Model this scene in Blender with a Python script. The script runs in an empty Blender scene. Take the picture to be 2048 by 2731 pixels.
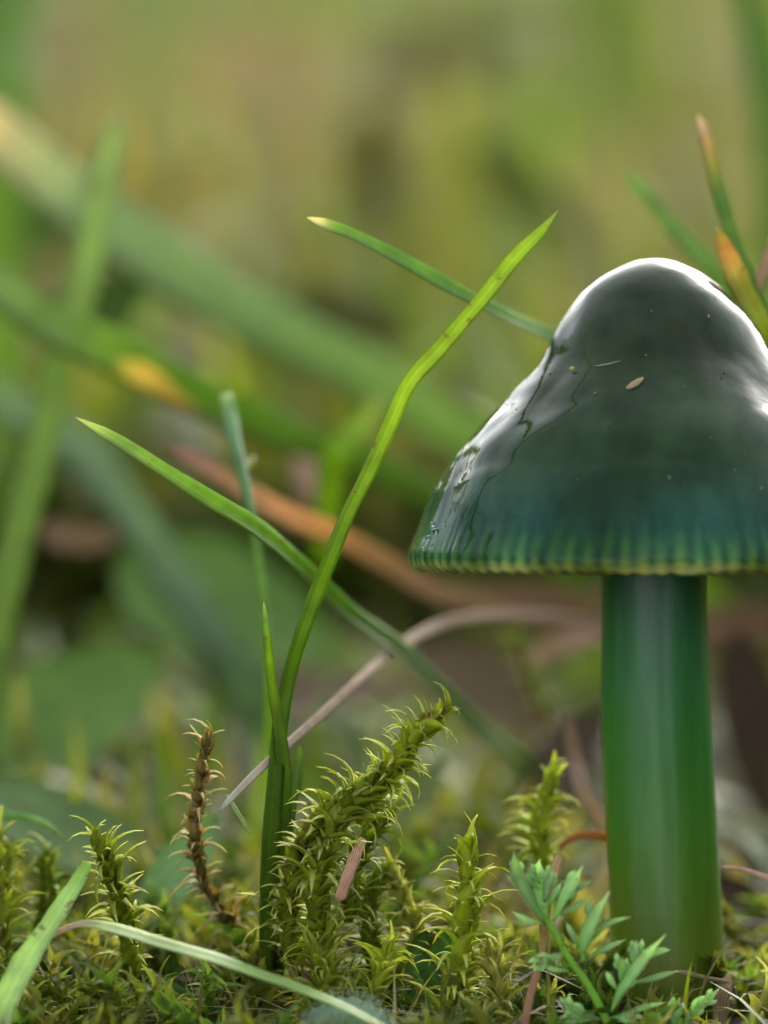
import bpy, math, random
import numpy as np
from mathutils import Vector, Matrix, noise as mnoise

random.seed(7); rng = np.random.default_rng(7)
R = math.radians
scene = bpy.context.scene
col = scene.collection
scene.unit_settings.system = 'METRIC'
scene.unit_settings.scale_length = 0.01          # one unit is one centimetre

# ------------------------------------------------------------------ camera
PITCH = R(9.0); F = 18.0; FRAME_H = 2731 / 717.0
TARGET = np.array([0.0, 0.0, 1.9])
FWD = np.array([0.0, math.cos(PITCH), -math.sin(PITCH)])
UP = np.array([0.0, math.sin(PITCH), math.cos(PITCH)])
RIGHT = np.array([1.0, 0.0, 0.0])
CAM = TARGET - FWD * F
cd = bpy.data.cameras.new('camera'); cam = bpy.data.objects.new('camera', cd); col.objects.link(cam)
cam.location = CAM.tolist(); cam.rotation_euler = (math.pi/2 - PITCH, 0, 0)
cd.sensor_fit = 'VERTICAL'; cd.sensor_height = 36; cd.sensor_width = 27
cd.lens = 18.0 / ((FRAME_H/2) / F)
cd.clip_start = 0.1; cd.clip_end = 20000
cd.dof.use_dof = True; cd.dof.focus_distance = F
APERTURE = 0.64                                   # cm, wide open macro lens
cd.dof.aperture_fstop = cd.lens * 1e-3 / APERTURE
scene.camera = cam

# ------------------------------------------------------------------ light
SUN_EL, SUN_AZ = R(27), R(18)                     # bright overcast: high, behind the subject and a little right (azimuth from +Y to +X)
w = bpy.data.worlds.new('World'); scene.world = w; w.use_nodes = True
nt = w.node_tree
sky = nt.nodes.new('ShaderNodeTexSky'); sky.sky_type = 'NISHITA'; sky.sun_disc = False
sky.sun_elevation = SUN_EL; sky.sun_rotation = SUN_AZ; sky.dust_density = 3.0; sky.air_density = 1.0
bg = nt.nodes['Background']; bg.inputs['Strength'].default_value = 0.15
hs = nt.nodes.new('ShaderNodeHueSaturation'); hs.inputs['Saturation'].default_value = .32     # thin overcast
nt.links.new(sky.outputs[0], hs.inputs['Color']); nt.links.new(hs.outputs[0], bg.inputs['Color'])
ld = bpy.data.lights.new('sun', 'SUN'); ld.energy = 0.65; ld.angle = R(26); ld.color = (1.0, 0.93, 0.78)
sun = bpy.data.objects.new('sun', ld); col.objects.link(sun)
sdir = Vector((math.sin(SUN_AZ)*math.cos(SUN_EL), math.cos(SUN_AZ)*math.cos(SUN_EL), math.sin(SUN_EL)))
sun.rotation_euler = sdir.to_track_quat('Z', 'Y').to_euler()
sun.location = (0, 0, 300)
vs = scene.view_settings
vs.view_transform = 'Standard'; vs.look = 'None'; vs.gamma = 1.0; vs.use_curve_mapping = False
vs.exposure = 1.82

# ------------------------------------------------------------------ helpers
def P(px, py, d=0.0):
    """point seen at photo position (px, py) at a depth d cm beyond the focus plane"""
    D = F + d; k = FRAME_H * D / F / 2731.0
    return CAM + FWD*D + RIGHT*((px-1024)*k) + UP*((1365.5-py)*k)
def W(wpx, d=0.0): return wpx * FRAME_H * (F+d) / F / 2731.0

def spline(pts, n):
    pts = np.asarray(pts, float); m = len(pts)
    if m == 2:
        t = np.linspace(0, 1, n)[:, None]; return pts[0]*(1-t) + pts[1]*t
    ext = np.vstack([2*pts[0]-pts[1], pts, 2*pts[-1]-pts[-2]])
    out = []
    for s in np.linspace(0, m-1, n):
        i = min(int(s), m-2); t = s-i
        a, b, c, d = ext[i], ext[i+1], ext[i+2], ext[i+3]
        out.append(.5*((2*b)+(-a+c)*t+(2*a-5*b+4*c-d)*t*t+(-a+3*b-3*c+d)*t**3))
    return np.array(out)
def norm(v): return v / (np.linalg.norm(v, axis=-1, keepdims=True) + 1e-12)
def lerp_stops(stops, t):
    ts = [s[0] for s in stops]; c = np.array([s[1] for s in stops], float)
    return np.stack([np.interp(t, ts, c[:, k]) for k in range(3)], -1)

class MB:
    def __init__(s): s.v=[]; s.f=[]; s.c=[]; s.u=[]; s.n=0
    def add(s, v, f, c, u):
        s.v.append(np.asarray(v, float)); s.f.extend([tuple(i+s.n for i in q) for q in f])
        s.c.append(np.asarray(c, float)); s.u.append(np.asarray(u, float)); s.n += len(v)
    def mesh(s, name, mat, smooth=True, origin=(0,0,0)):
        me = bpy.data.meshes.new(name)
        v = np.vstack(s.v) - np.asarray(origin, float)
        me.from_pydata(v.tolist(), [], s.f)
        ca = me.color_attributes.new('Tint', 'FLOAT_COLOR', 'POINT')
        c = np.vstack(s.c); ca.data.foreach_set('color', np.hstack([c, np.ones((len(c),1))]).ravel())
        u = np.vstack(s.u)
        ua = me.attributes.new('Along', 'FLOAT2', 'POINT'); ua.data.foreach_set('vector', u.ravel())
        if smooth: me.polygons.foreach_set('use_smooth', [True]*len(me.polygons))
        me.materials.append(mat); me.update()
        return me
def link(name, me, parent=None, loc=None):
    o = bpy.data.objects.new(name, me); col.objects.link(o)
    if parent is not None: o.parent = parent
    if loc is not None: o.location = tuple(loc)
    return o
def empty(name, loc):
    o = bpy.data.objects.new(name, None); o.empty_display_size = .1; col.objects.link(o); o.location = tuple(loc); return o
def tag(o, label=None, cat=None, group=None, kind=None):
    if label: o['label'] = label
    if cat: o['category'] = cat
    if group: o['group'] = group
    if kind: o['kind'] = kind
    return o

def ribbon(mb, pts, widths, colors, facing=None, fold=.25, thick=.12, twist=0.0, n=None):
    """closed blade: eight points round, a shallow V with a midrib, tapering to its ends"""
    pts = np.asarray(pts, float); m = len(pts)
    tan = norm(np.gradient(pts, axis=0))
    if facing is None: facing = -FWD
    facing = np.broadcast_to(np.asarray(facing, float), (m, 3))
    side = norm(np.cross(tan, facing)); nor = norm(np.cross(side, tan))
    tw = np.linspace(0, 1, m)[:, None]*twist if np.isscalar(twist) else np.asarray(twist)[:, None]
    s2 = side*np.cos(tw) + nor*np.sin(tw); n2 = norm(np.cross(s2, tan))
    ss = np.array([-1,-.5,0,.5,1,.5,0,-.5]); sg = np.array([0,1,1,1,0,-1,-1,-1])
    wv = np.asarray(widths, float)[:, None, None]*.5
    x = ss[None, :, None]
    y = (fold*np.abs(ss) + sg*thick*(1-ss**2*.8))[None, :, None]
    V = pts[:, None, :] + s2[:, None, :]*x*wv + n2[:, None, :]*y*wv
    V = V.reshape(-1, 3)
    fs = []
    for i in range(m-1):
        for j in range(8):
            a = i*8+j; b = i*8+(j+1) % 8
            fs.append((a, b, b+8, a+8))
    fs.append(tuple(range(7, -1, -1))); fs.append(tuple((m-1)*8+j for j in range(8)))
    C = np.repeat(colors, 8, axis=0)
    U = np.stack([np.tile((ss+1)/2, m), np.repeat(np.linspace(0, 1, m), 8)], -1)
    mb.add(V, fs, C, U)

def tube(mb, pts, radii, colors, k=10, wob=0):
    pts = np.asarray(pts, float); m = len(pts)
    tan = norm(np.gradient(pts, axis=0)); ref = np.array([.3, -.9, .2])
    a = norm(np.cross(tan, ref)); b = np.cross(tan, a)
    th = np.linspace(0, 2*math.pi, k, endpoint=False)
    r = np.asarray(radii)[:, None, None]
    V = pts[:, None] + r*(np.cos(th)[None, :, None]*a[:, None] + np.sin(th)[None, :, None]*b[:, None])
    V = V.reshape(-1, 3)
    if wob: V = V + rng.normal(0, wob, V.shape)
    fs = [(i*k+j, i*k+(j+1) % k, (i+1)*k+(j+1) % k, (i+1)*k+j) for i in range(m-1) for j in range(k)]
    fs.append(tuple(range(k-1, -1, -1))); fs.append(tuple((m-1)*k+j for j in range(k)))
    C = np.repeat(colors, k, axis=0)
    U = np.stack([np.tile(np.arange(k)/k, m), np.repeat(np.linspace(0, 1, m), k)], -1)
    mb.add(V, fs, C, U)

# ------------------------------------------------------------------ materials
def newmat(name):
    m = bpy.data.materials.new(name); m.use_nodes = True
    m.node_tree.nodes.clear(); return m, m.node_tree
def N(nt, t, **kw):
    n = nt.nodes.new('ShaderNode'+t)
    for k, v in kw.items():
        if k in n.inputs: n.inputs[k].default_value = v
        else: setattr(n, k, v)
    return n
def math_(nt, op, a, b=None, c=None):
    n = nt.nodes.new('ShaderNodeMath'); n.operation = op
    for i, x in enumerate((a, b, c)):
        if x is None: continue
        if hasattr(x, 'links'): nt.links.new(x, n.inputs[i])
        else: n.inputs[i].default_value = x
    return n.outputs[0]
def mix_(nt, f, a, b, blend='MIX'):
    n = nt.nodes.new('ShaderNodeMix'); n.data_type = 'RGBA'; n.blend_type = blend
    for s, x in ((n.inputs[0], f), (n.inputs[6], a), (n.inputs[7], b)):
        if hasattr(x, 'links'): nt.links.new(x, s)
        else: s.default_value = x if not isinstance(x, tuple) or len(x) == 4 else (*x, 1)
    return n.outputs[2]
def ramp_(nt, f, stops, interp='LINEAR'):
    n = nt.nodes.new('ShaderNodeValToRGB'); n.color_ramp.interpolation = interp
    els = n.color_ramp.elements
    while len(els) < len(stops): els.new(.5)
    for e, (p, c) in zip(els, stops): e.position = p; e.color = (*c, 1) if len(c) == 3 else c
    nt.links.new(f, n.inputs[0]); return n.outputs[0]

def leaf_material(name, rough=.42, transl=.35, veins=16, vein_amt=.22, bump=.25, spec=.5, mottle=9.0):
    m, nt = newmat(name); L = nt.links.new
    out = N(nt, 'OutputMaterial'); att = N(nt, 'Attribute', attribute_name='Tint'); al = N(nt, 'Attribute', attribute_name='Along')
    sep = N(nt, 'SeparateXYZ'); L(al.outputs['Vector'], sep.inputs[0])
    geo = N(nt, 'NewGeometry')
    nz = N(nt, 'TexNoise', Scale=mottle, Detail=4.0, Roughness=.6); L(geo.outputs['Position'], nz.inputs['Vector'])
    st = math_(nt, 'SINE', math_(nt, 'MULTIPLY', sep.outputs[0], veins*6.283))
    st = math_(nt, 'MULTIPLY_ADD', st, .5, .5)
    f1 = math_(nt, 'MULTIPLY_ADD', st, vein_amt, 1-vein_amt*.5)
    f2 = math_(nt, 'MULTIPLY_ADD', nz.outputs[0], 1.1, .70)
    f = math_(nt, 'MULTIPLY', f1, f2)
    if name == 'grass_blade':
        rib = math_(nt, 'LESS_THAN', math_(nt, 'ABSOLUTE', math_(nt, 'SUBTRACT', sep.outputs[0], .5)), .07)
        f = math_(nt, 'MULTIPLY', f, math_(nt, 'MULTIPLY_ADD', rib, .13, .95))
    comb = N(nt, 'CombineColor'); [L(f, comb.inputs[i]) for i in range(3)]
    c = mix_(nt, 1.0, att.outputs['Color'], comb.outputs[0], 'MULTIPLY')
    if name in ('grass_blade', 'broad_leaf', 'moss_leaf'):
        sp_ = N(nt, 'TexNoise', Scale=17.0 if name != 'moss_leaf' else 5.0, Detail=3.0, Roughness=.6); L(geo.outputs['Position'], sp_.inputs['Vector'])
        k_ = math_(nt, 'MINIMUM', math_(nt, 'MAXIMUM', math_(nt, 'MULTIPLY', math_(nt, 'SUBTRACT', sp_.outputs[0], .64), 14.0), 0), .65)
        c = mix_(nt, k_, c, (.22, .15, .05, 1))
    p = N(nt, 'BsdfPrincipled', Roughness=rough); p.inputs['Specular IOR Level'].default_value = spec
    L(c, p.inputs['Base Color'])
    bm = N(nt, 'Bump', Strength=bump, Distance=.01); L(math_(nt, 'ADD', st, math_(nt, 'MULTIPLY', nz.outputs[0], 1.5)), bm.inputs['Height'])
    L(bm.outputs[0], p.inputs['Normal'])
    tr = N(nt, 'BsdfTranslucent'); tc = mix_(nt, 1.0, c, (1.65, 1.65, .75, 1), 'MULTIPLY'); L(tc, tr.inputs['Color'])
    mx = N(nt, 'MixShader'); mx.inputs[0].default_value = transl
    L(p.outputs[0], mx.inputs[1]); L(tr.outputs[0], mx.inputs[2]); L(mx.outputs[0], out.inputs[0])
    return m
M_BLADE = leaf_material('grass_blade', .45, .42, 9, .16, .2, .3)
M_DRY = leaf_material('dry_straw', .7, .18, 5, .45, .6, .15, 20)
M_MOSS = leaf_material('moss_leaf', .55, .48, 2, .1, .15, .2, 14)
M_BROAD = leaf_material('broad_leaf', .6, .35, 4, .2, .3, .15, 3)
M_GRASS = leaf_material('meadow_grass', .5, .35, 3, .2, .1, .3, 2)

# ground: soil, rotting litter and patches of low moss
def ground_material():
    m, nt = newmat('meadow_soil'); L = nt.links.new
    out = N(nt, 'OutputMaterial'); geo = N(nt, 'NewGeometry'); pos = geo.outputs['Position']
    def nz(scale, det=4, rough=.55, dist=0):
        n = N(nt, 'TexNoise', Scale=scale, Detail=float(det), Roughness=rough, Distortion=float(dist)); L(pos, n.inputs['Vector']); return n.outputs[0]
    soil = ramp_(nt, nz(3.0, 6, .7), [(.3, (.004,.0024,.001)), (.5, (.010,.0055,.0022)), (.62, (.022,.012,.005)), (.75, (.045,.027,.012))])
    moss = ramp_(nt, nz(6.0, 5, .7), [(.3, (.012,.022,.003)), (.5, (.05,.075,.008)), (.7, (.12,.15,.02))])
    straw = ramp_(nt, nz(4.0, 5, .6), [(.3, (.035,.035,.008)), (.5, (.10,.095,.03)), (.7, (.19,.17,.06))])
    k1 = math_(nt, 'MULTIPLY', math_(nt, 'SUBTRACT', nz(.35, 3), .44), 6.0)
    k1c = math_(nt, 'MINIMUM', math_(nt, 'MAXIMUM', k1, 0), 1)
    k2 = math_(nt, 'MULTIPLY', math_(nt, 'SUBTRACT', nz(.12, 3), .5), 7.0)
    k2c = math_(nt, 'MINIMUM', math_(nt, 'MAXIMUM', k2, 0), 1)
    c = mix_(nt, k1c, soil, moss); c = mix_(nt, k2c, c, straw)
    p = N(nt, 'BsdfPrincipled', Roughness=.8); L(c, p.inputs['Base Color'])
    p.inputs['Specular IOR Level'].default_value = .08
    b = N(nt, 'Bump', Strength=.9, Distance=.15); L(nz(7, 8, .7), b.inputs['Height']); L(b.outputs[0], p.inputs['Normal'])
    L(p.outputs[0], out.inputs[0]); return m
M_SOIL = ground_material()

def ground_z(x, y):
    z = .10*mnoise.noise(Vector((x*.5, y*.5, 3.1))) + .05*mnoise.noise(Vector((x*1.7, y*1.7, 8.1)))
    z += .5*mnoise.noise(Vector((x*.06, y*.06, 1.0)))*min(1, max(0, (abs(y)+abs(x)-4)/10))
    z += .035*max(0, y-14)**1.0 * (1 if y < 400 else 1)      # the meadow climbs gently behind
    return z - .06
def build_ground():
    xs = np.concatenate([-np.geomspace(6, 4000, 34)[::-1], np.linspace(-5.6, 5.6, 61), np.geomspace(6, 4000, 34)])
    ys = np.concatenate([-np.geomspace(8, 4000, 30)[::-1], np.linspace(-7.5, 14, 110), np.geomspace(14.5, 4000, 60)])
    v = []; 
    for y in ys:
        for x in xs:
            v.append((x, y, ground_z(x, y)))
    n = len(xs)
    f = [(j*n+i, j*n+i+1, (j+1)*n+i+1, (j+1)*n+i) for j in range(len(ys)-1) for i in range(n-1)]
    me = bpy.data.meshes.new('ground'); me.from_pydata(v, [], f)
    me.polygons.foreach_set('use_smooth', [True]*len(f)); me.materials.append(M_SOIL)
    tag(link('ground', me), 'dark mossy meadow soil under the moss and grass', kind='structure')
build_ground()

# ------------------------------------------------------------------ meadow grass (nobody could count it)
def ribbons_many(name, mat, base, height, lean, az, width, tint_a, tint_b, seg=6, curl=1.0, label=''):
    """numpy batch of simple folded blades joined in one mesh"""
    n = len(base); t = np.linspace(0, 1, seg)[None, :, None]
    dirh = np.stack([np.cos(az), np.sin(az), np.zeros(n)], -1)[:, None]
    side = np.stack([-np.sin(az+rng.uniform(-1,1,n)), np.cos(az), np.zeros(n)], -1); side = norm(side)[:, None]
    h = height[:, None, None]; ln = lean[:, None, None]
    spine = base[:, None] + dirh*(h*ln*(t**1.0*.35 + t**2*.65*curl)) + np.array([0,0,1.])*(h*(t - .45*ln*t*t))
    prof = np.clip(1-t**2.2, .03, 1)*np.minimum(1, .45+2*t)
    wv = width[:, None, None]*.5*prof
    mid = spine + np.cross(side, dirh)*0 ; mid = mid + dirh*wv*.5
    V = np.stack([spine - side*wv, mid, spine + side*wv], 2)   # n, seg, 3, 3
    V = V.reshape(-1, 3)
    idx = np.arange(n)[:, None, None]*seg*3 + np.arange(seg-1)[None, :, None]*3 + np.arange(2)[None, None, :]
    a = idx.ravel(); faces = np.stack([a, a+1, a+4, a+3], -1)
    C = (tint_a[:, None]*(1-t) + tint_b[:, None]*t); C = np.repeat(C.reshape(-1, 3), 3, axis=0)
    U = np.stack([np.tile([0,.5,1], n*seg), np.repeat(np.tile(np.linspace(0,1,seg), n), 3)], -1)
    me = bpy.data.meshes.new(name)
    me.vertices.add(len(V)); me.vertices.foreach_set('co', V.ravel())
    me.loops.add(faces.size); me.loops.foreach_set('vertex_index', faces.ravel())
    me.polygons.add(len(faces)); me.polygons.foreach_set('loop_start', np.arange(len(faces))*4)
    me.polygons.foreach_set('use_smooth', np.ones(len(faces), bool))
    ca = me.color_attributes.new('Tint', 'FLOAT_COLOR', 'POINT'); ca.data.foreach_set('color', np.hstack([C, np.ones((len(C),1))]).ravel())
    ua = me.attributes.new('Along', 'FLOAT2', 'POINT'); ua.data.foreach_set('vector', U.ravel())
    me.materials.append(mat); me.update(); me.validate()
    o = link(name, me); tag(o, label, name.replace('_', ' '), kind='stuff'); return o

GREENS = np.array([(.065,.12,.010),(.04,.08,.006),(.10,.16,.014),(.11,.13,.018),(.05,.09,.02),(.15,.17,.02)])
STRAWS = np.array([(.17,.145,.060),(.10,.085,.035),(.21,.18,.08),(.07,.052,.022),(.15,.13,.035)])
def meadow_field(name, n, rmin, rmax, hlo, hhi, wlo, whi, straw, label, keep, seg=6, outward=False, leanmax=1.3):
    pts = []
    while len(pts) < n:
        r = math.exp(random.uniform(math.log(rmin), math.log(rmax))); a = random.uniform(-math.pi, math.pi)
        x, y = r*math.cos(a), r*math.sin(a)
        if keep(x, y): pts.append((x, y, ground_z(x, y)-.05))
    b = np.array(pts)
    big = np.array([mnoise.noise(Vector((p[0]*.09, p[1]*.055, 5.5))) for p in pts])
    isst = rng.uniform(0,1,n) < np.clip(straw + big*1.3, 0.02, .95)
    ca = np.where(isst[:, None], STRAWS[rng.integers(0, len(STRAWS), n)], GREENS[rng.integers(0, len(GREENS), n)])
    var = rng.uniform(.7, 1.25, (n, 1)); ca = ca*var
    cb = ca*rng.uniform(.9, 1.4, (n,1)); tipdry = (rng.uniform(0,1,n) < .3)[:, None]
    cb = np.where(tipdry, STRAWS[rng.integers(0, len(STRAWS), n)], cb)
    az = rng.uniform(-3.14, 3.14, n)
    if outward: az = np.where(b[:, 0] > 0, 0, math.pi) + rng.uniform(-1.2, 1.2, n)      # trodden away from the gap the lens looks through
    return ribbons_many(name, M_GRASS, b, rng.uniform(hlo, hhi, n)*(1+.5*big), rng.uniform(.1, leanmax, n), az,
                 rng.uniform(wlo, whi, n), ca, cb, seg=seg, label=label)
def sky_gap(x, y):                                   # sector of unseen grass left out so sky reflects on the stem
    a = math.degrees(math.atan2(-x, -y)); return 22 < a < 68
def in_view(x, y, m=.8):                              # the open gap the lens looks through
    D = y + 17.8
    return y < 8 and D > -2 and abs(x) < 1.45*max(D, 0)/18 + m
meadow_field('meadow_grass', 15000, 8, 150, .5, 2.6, .10, .30, .27, 'blurred green and straw coloured meadow grass filling the whole background', lambda x, y: y > 9 and abs(x) < 8+ y*.5)
meadow_field('surrounding_grass', 6000, 3.5, 90, 1.0, 4.5, .12, .32, .25, 'meadow grass growing all round outside the view', lambda x, y: not in_view(x, y, 1.9) and not sky_gap(x, y) and not (y > 3 and abs(x) < 2.6+ y*.12), outward=True, leanmax=.8)
meadow_field('far_grass', 6000, 150, 1500, 5, 18, .8, 2.5, .35, 'far meadow grass merging into soft olive and tan', lambda x, y: True)
meadow_field('short_grass', 900, 2, 14, .25, 1.0, .05, .13, .30, 'short grass and straw on the dark soil behind the mushroom', lambda x, y: 2 < y < 12 and abs(x) < 5 and not (x > .75 and y < 6))
meadow_field('low_litter', 420, 1.2, 12, .15, .7, .05, .13, .9, 'short withered straw lying on the soil behind and beside the stem', lambda x, y: 1.0 < y < 10 and -1.2 < x < 2.2 and (x < .9 or y > 2), leanmax=2.2)
meadow_field('moss_threads', 520, .25, 3.2, .25, .75, .008, .022, .75, 'fine withered stems and threads tangled through the low moss', lambda x, y: -.9 < y < 2.4 and -1.6 < x < 1.6 and (x-.95)**2 + (y-.4)**2 > .12, leanmax=2.4)

# ------------------------------------------------------------------ moss
def moss_leaf_data(k=0, seg=7):
    """recurved pointed moss leaf along +Y, stem side at origin, outward bend over +Z"""
    t = np.linspace(0, 1, seg)
    bend = [1.9, 2.5, 1.3][k % 3]
    ang = .25 + bend*np.clip((t-.12)/.88, 0, 1)**.8       # starts along the stem, then bows outward
    ds = 1/(seg-1)
    zz = np.concatenate([[0], np.cumsum(np.cos(ang[:-1])*ds)]); yy = np.concatenate([[0], np.cumsum(np.sin(ang[:-1])*ds)])
    pts = np.stack([np.zeros(seg) + (.05*np.sin(t*3+k)), yy, zz], -1)
    wd = np.interp(t, [0, .15, .3, .45, .6, .8, 1], [.24, .34, .30, .18, .11, .065, .014])
    return pts, wd
def moss_leaf_mesh(name, k, col_a, col_b):
    mb = MB(); pts, wd = moss_leaf_data(k, 7)
    tan = norm(np.gradient(pts, axis=0))
    c = lerp_stops([(0, col_a), (.55, col_a), (1, col_b)], np.linspace(0, 1, 7))
    # four points round, hollow towards the stem
    m = 7; ss = np.array([-1, 0, 1, 0]); off = np.array([0, -.38, 0, -.62])
    x = np.array([1., 0, 0])[None]; nn = norm(np.cross(x, tan))
    V = pts[:, None] + x[:, None]*(ss[None, :, None]*wd[:, None, None]*.5) + nn[:, None]*(off[None, :, None]*wd[:, None, None]*.5)
    fs = [(i*4+j, i*4+(j+1) % 4, (i+1)*4+(j+1) % 4, (i+1)*4+j) for i in range(m-1) for j in range(4)]
    fs += [(3, 2, 1, 0), (24, 25, 26, 27)]
    U = np.stack([np.tile([0,.5,1,.5], m), np.repeat(np.linspace(0,1,m), 4)], -1)
    mb.add(V.reshape(-1, 3), fs, np.repeat(c, 4, 0), U)
    return mb.mesh(name, M_MOSS)
MOSS_COL = [((.24,.28,.02), (.52,.54,.18)), ((.33,.38,.025), (.6,.6,.22)), ((.17,.22,.015), (.40,.44,.13)), ((.30,.31,.05), (.58,.56,.32))]
BROWN_COL = [((.24,.21,.06), (.42,.42,.18)), ((.30,.23,.09), (.48,.44,.22))]
LEAVES = [moss_leaf_mesh('moss_leaf', i, *c) for c in MOSS_COL for i in range(3)]
LEAVES_BROWN = [moss_leaf_mesh('brown_moss_leaf', i, *c) for c in BROWN_COL for i in range(3)]

def leaf_frames(path, n, l0, l1, spread=0.0):
    """positions and frames for n spiral leaves along the path"""
    sp = spline(path, 60); seglen = np.linalg.norm(np.diff(sp, axis=0), axis=1); cum = np.concatenate([[0], np.cumsum(seglen)])
    tan = norm(np.gradient(sp, axis=0)); res = []
    for i in range(n):
        t = (i+.5)/n; s = t*cum[-1]; p = np.array([np.interp(s, cum, sp[:, k]) for k in range(3)])
        tg = norm(np.array([np.interp(s, cum, tan[:, k]) for k in range(3)]))
        ph = i*2.39996 + random.uniform(-.5, .5)
        ref = np.array([.2, -1, .3]); a = norm(np.cross(tg, ref)); b = np.cross(tg, a)
        o = a*math.cos(ph) + b*math.sin(ph)
        size = (l0 + (l1-l0)*t)*random.uniform(.6, 1.45)
        tilt = random.uniform(-.4, .5) + spread - (.9*max(0, t-.85)/.15 if t > .85 else 0)*.6
        z = norm(tg*math.cos(tilt) + o*math.sin(tilt)); y = norm(o - z*np.dot(o, z)); x = np.cross(y, z)
        res.append((p, x, y, z, size))
    return res
def moss_shoot(path, n, l0, l1, label, brown=False, rad=.016, cat='moss', spread=0.0, group='moss shoots', tone=None):
    pts = np.array([P(*q) for q in path]); base = pts[0]
    root = empty('moss_shoot', base)
    tag(root, label, cat, group)
    mb = MB(); sp = spline(pts, 24)
    tube(mb, sp, np.linspace(rad*1.2, rad*.6, 24), np.tile([(.16,.10,.025)], (24,1)), 7)
    link('stem', mb.mesh('moss_stem', M_DRY, origin=base), root)
    pool = LEAVES_BROWN if brown else (LEAVES if tone is None else LEAVES[tone*3:tone*3+3])
    for p, x, y, z, s in leaf_frames(pts, int(n*1.75), l0*.98, l1*.98, spread):
        o = link('leaf', random.choice(pool), root)
        o.matrix_local = Matrix(((x[0]*s, y[0]*s, z[0]*s, p[0]-base[0]), (x[1]*s, y[1]*s, z[1]*s, p[1]-base[1]), (x[2]*s, y[2]*s, z[2]*s, p[2]-base[2]), (0,0,0,1)))
    return root

def moss_mass(name, shoots, label, palette, per=26, lsize=(.12,.2)):
    """a carpet of shoots with real leaves joined in one mesh"""
    tpl = [moss_leaf_data(k, 6) for k in range(3)]
    V = []; C = []; U = []; faces = []; nb = 0
    mats = []
    for (bx, by, bz, h, lx, ly) in shoots:
        path = np.array([(bx, by, bz), (bx+lx*.3, by+ly*.3, bz+h*.5), (bx+lx, by+ly, bz+h*.95)])
        pc = palette[random.randrange(len(palette))]; br = random.uniform(.6, 1.15)
        for p, x, y, z, s in leaf_frames(path, per, random.uniform(*lsize), random.uniform(*lsize)*.8):
            mats.append((p, x*s, y*s, z*s, pc, br))
    n = len(mats); Pn = np.array([m[0] for m in mats]); X = np.array([m[1] for m in mats]); Y = np.array([m[2] for m in mats]); Z = np.array([m[3] for m in mats])
    ca = np.array([m[4][0] for m in mats])*np.array([m[5] for m in mats])[:, None]; cb = np.array([m[4][1] for m in mats])*np.array([m[5] for m in mats])[:, None]
    kk = rng.integers(0, 3, n); seg = 6
    PT = np.array([t[0] for t in tpl])[kk]; WD = np.array([t[1] for t in tpl])[kk]
    xs = np.array([-.5, 0, .5])
    lx = PT[..., 0][:, :, None] + WD[:, :, None]*xs; ly = PT[..., 1][:, :, None] + np.zeros(3); lz = PT[..., 2][:, :, None] + np.zeros(3)
    ly = ly + (np.abs(xs) < .1)*WD[:, :, None]*.22
    VV = Pn[:, None, None] + lx[..., None]*X[:, None, None] + ly[..., None]*Y[:, None, None] + lz[..., None]*Z[:, None, None]
    VV = VV.reshape(-1, 3)
    idx = np.arange(n)[:, None, None]*seg*3 + np.arange(seg-1)[None, :, None]*3 + np.arange(2)[None, None, :]
    a = idx.ravel(); fq = np.stack([a, a+1, a+4, a+3], -1)
    t = np.linspace(0, 1, seg)[None, :, None]
    CC = np.repeat((ca[:, None]*(1-t**2) + cb[:, None]*t**2).reshape(-1, 3), 3, axis=0)
    UU = np.stack([np.tile([0,.5,1], n*seg), np.repeat(np.tile(np.linspace(0,1,seg), n), 3)], -1)
    me = bpy.data.meshes.new(name)
    me.vertices.add(len(VV)); me.vertices.foreach_set('co', VV.ravel())
    me.loops.add(fq.size); me.loops.foreach_set('vertex_index', fq.ravel())
    me.polygons.add(len(fq)); me.polygons.foreach_set('loop_start', np.arange(len(fq))*4)
    me.polygons.foreach_set('use_smooth', np.ones(len(fq), bool))
    cat = me.color_attributes.new('Tint', 'FLOAT_COLOR', 'POINT'); cat.data.foreach_set('color', np.hstack([CC, np.ones((len(CC),1))]).ravel())
    ua = me.attributes.new('Along', 'FLOAT2', 'POINT'); ua.data.foreach_set('vector', UU.ravel())
    me.materials.append(M_MOSS); me.update(); me.validate()
    return tag(link(name, me), label, 'moss', kind='stuff')

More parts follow.
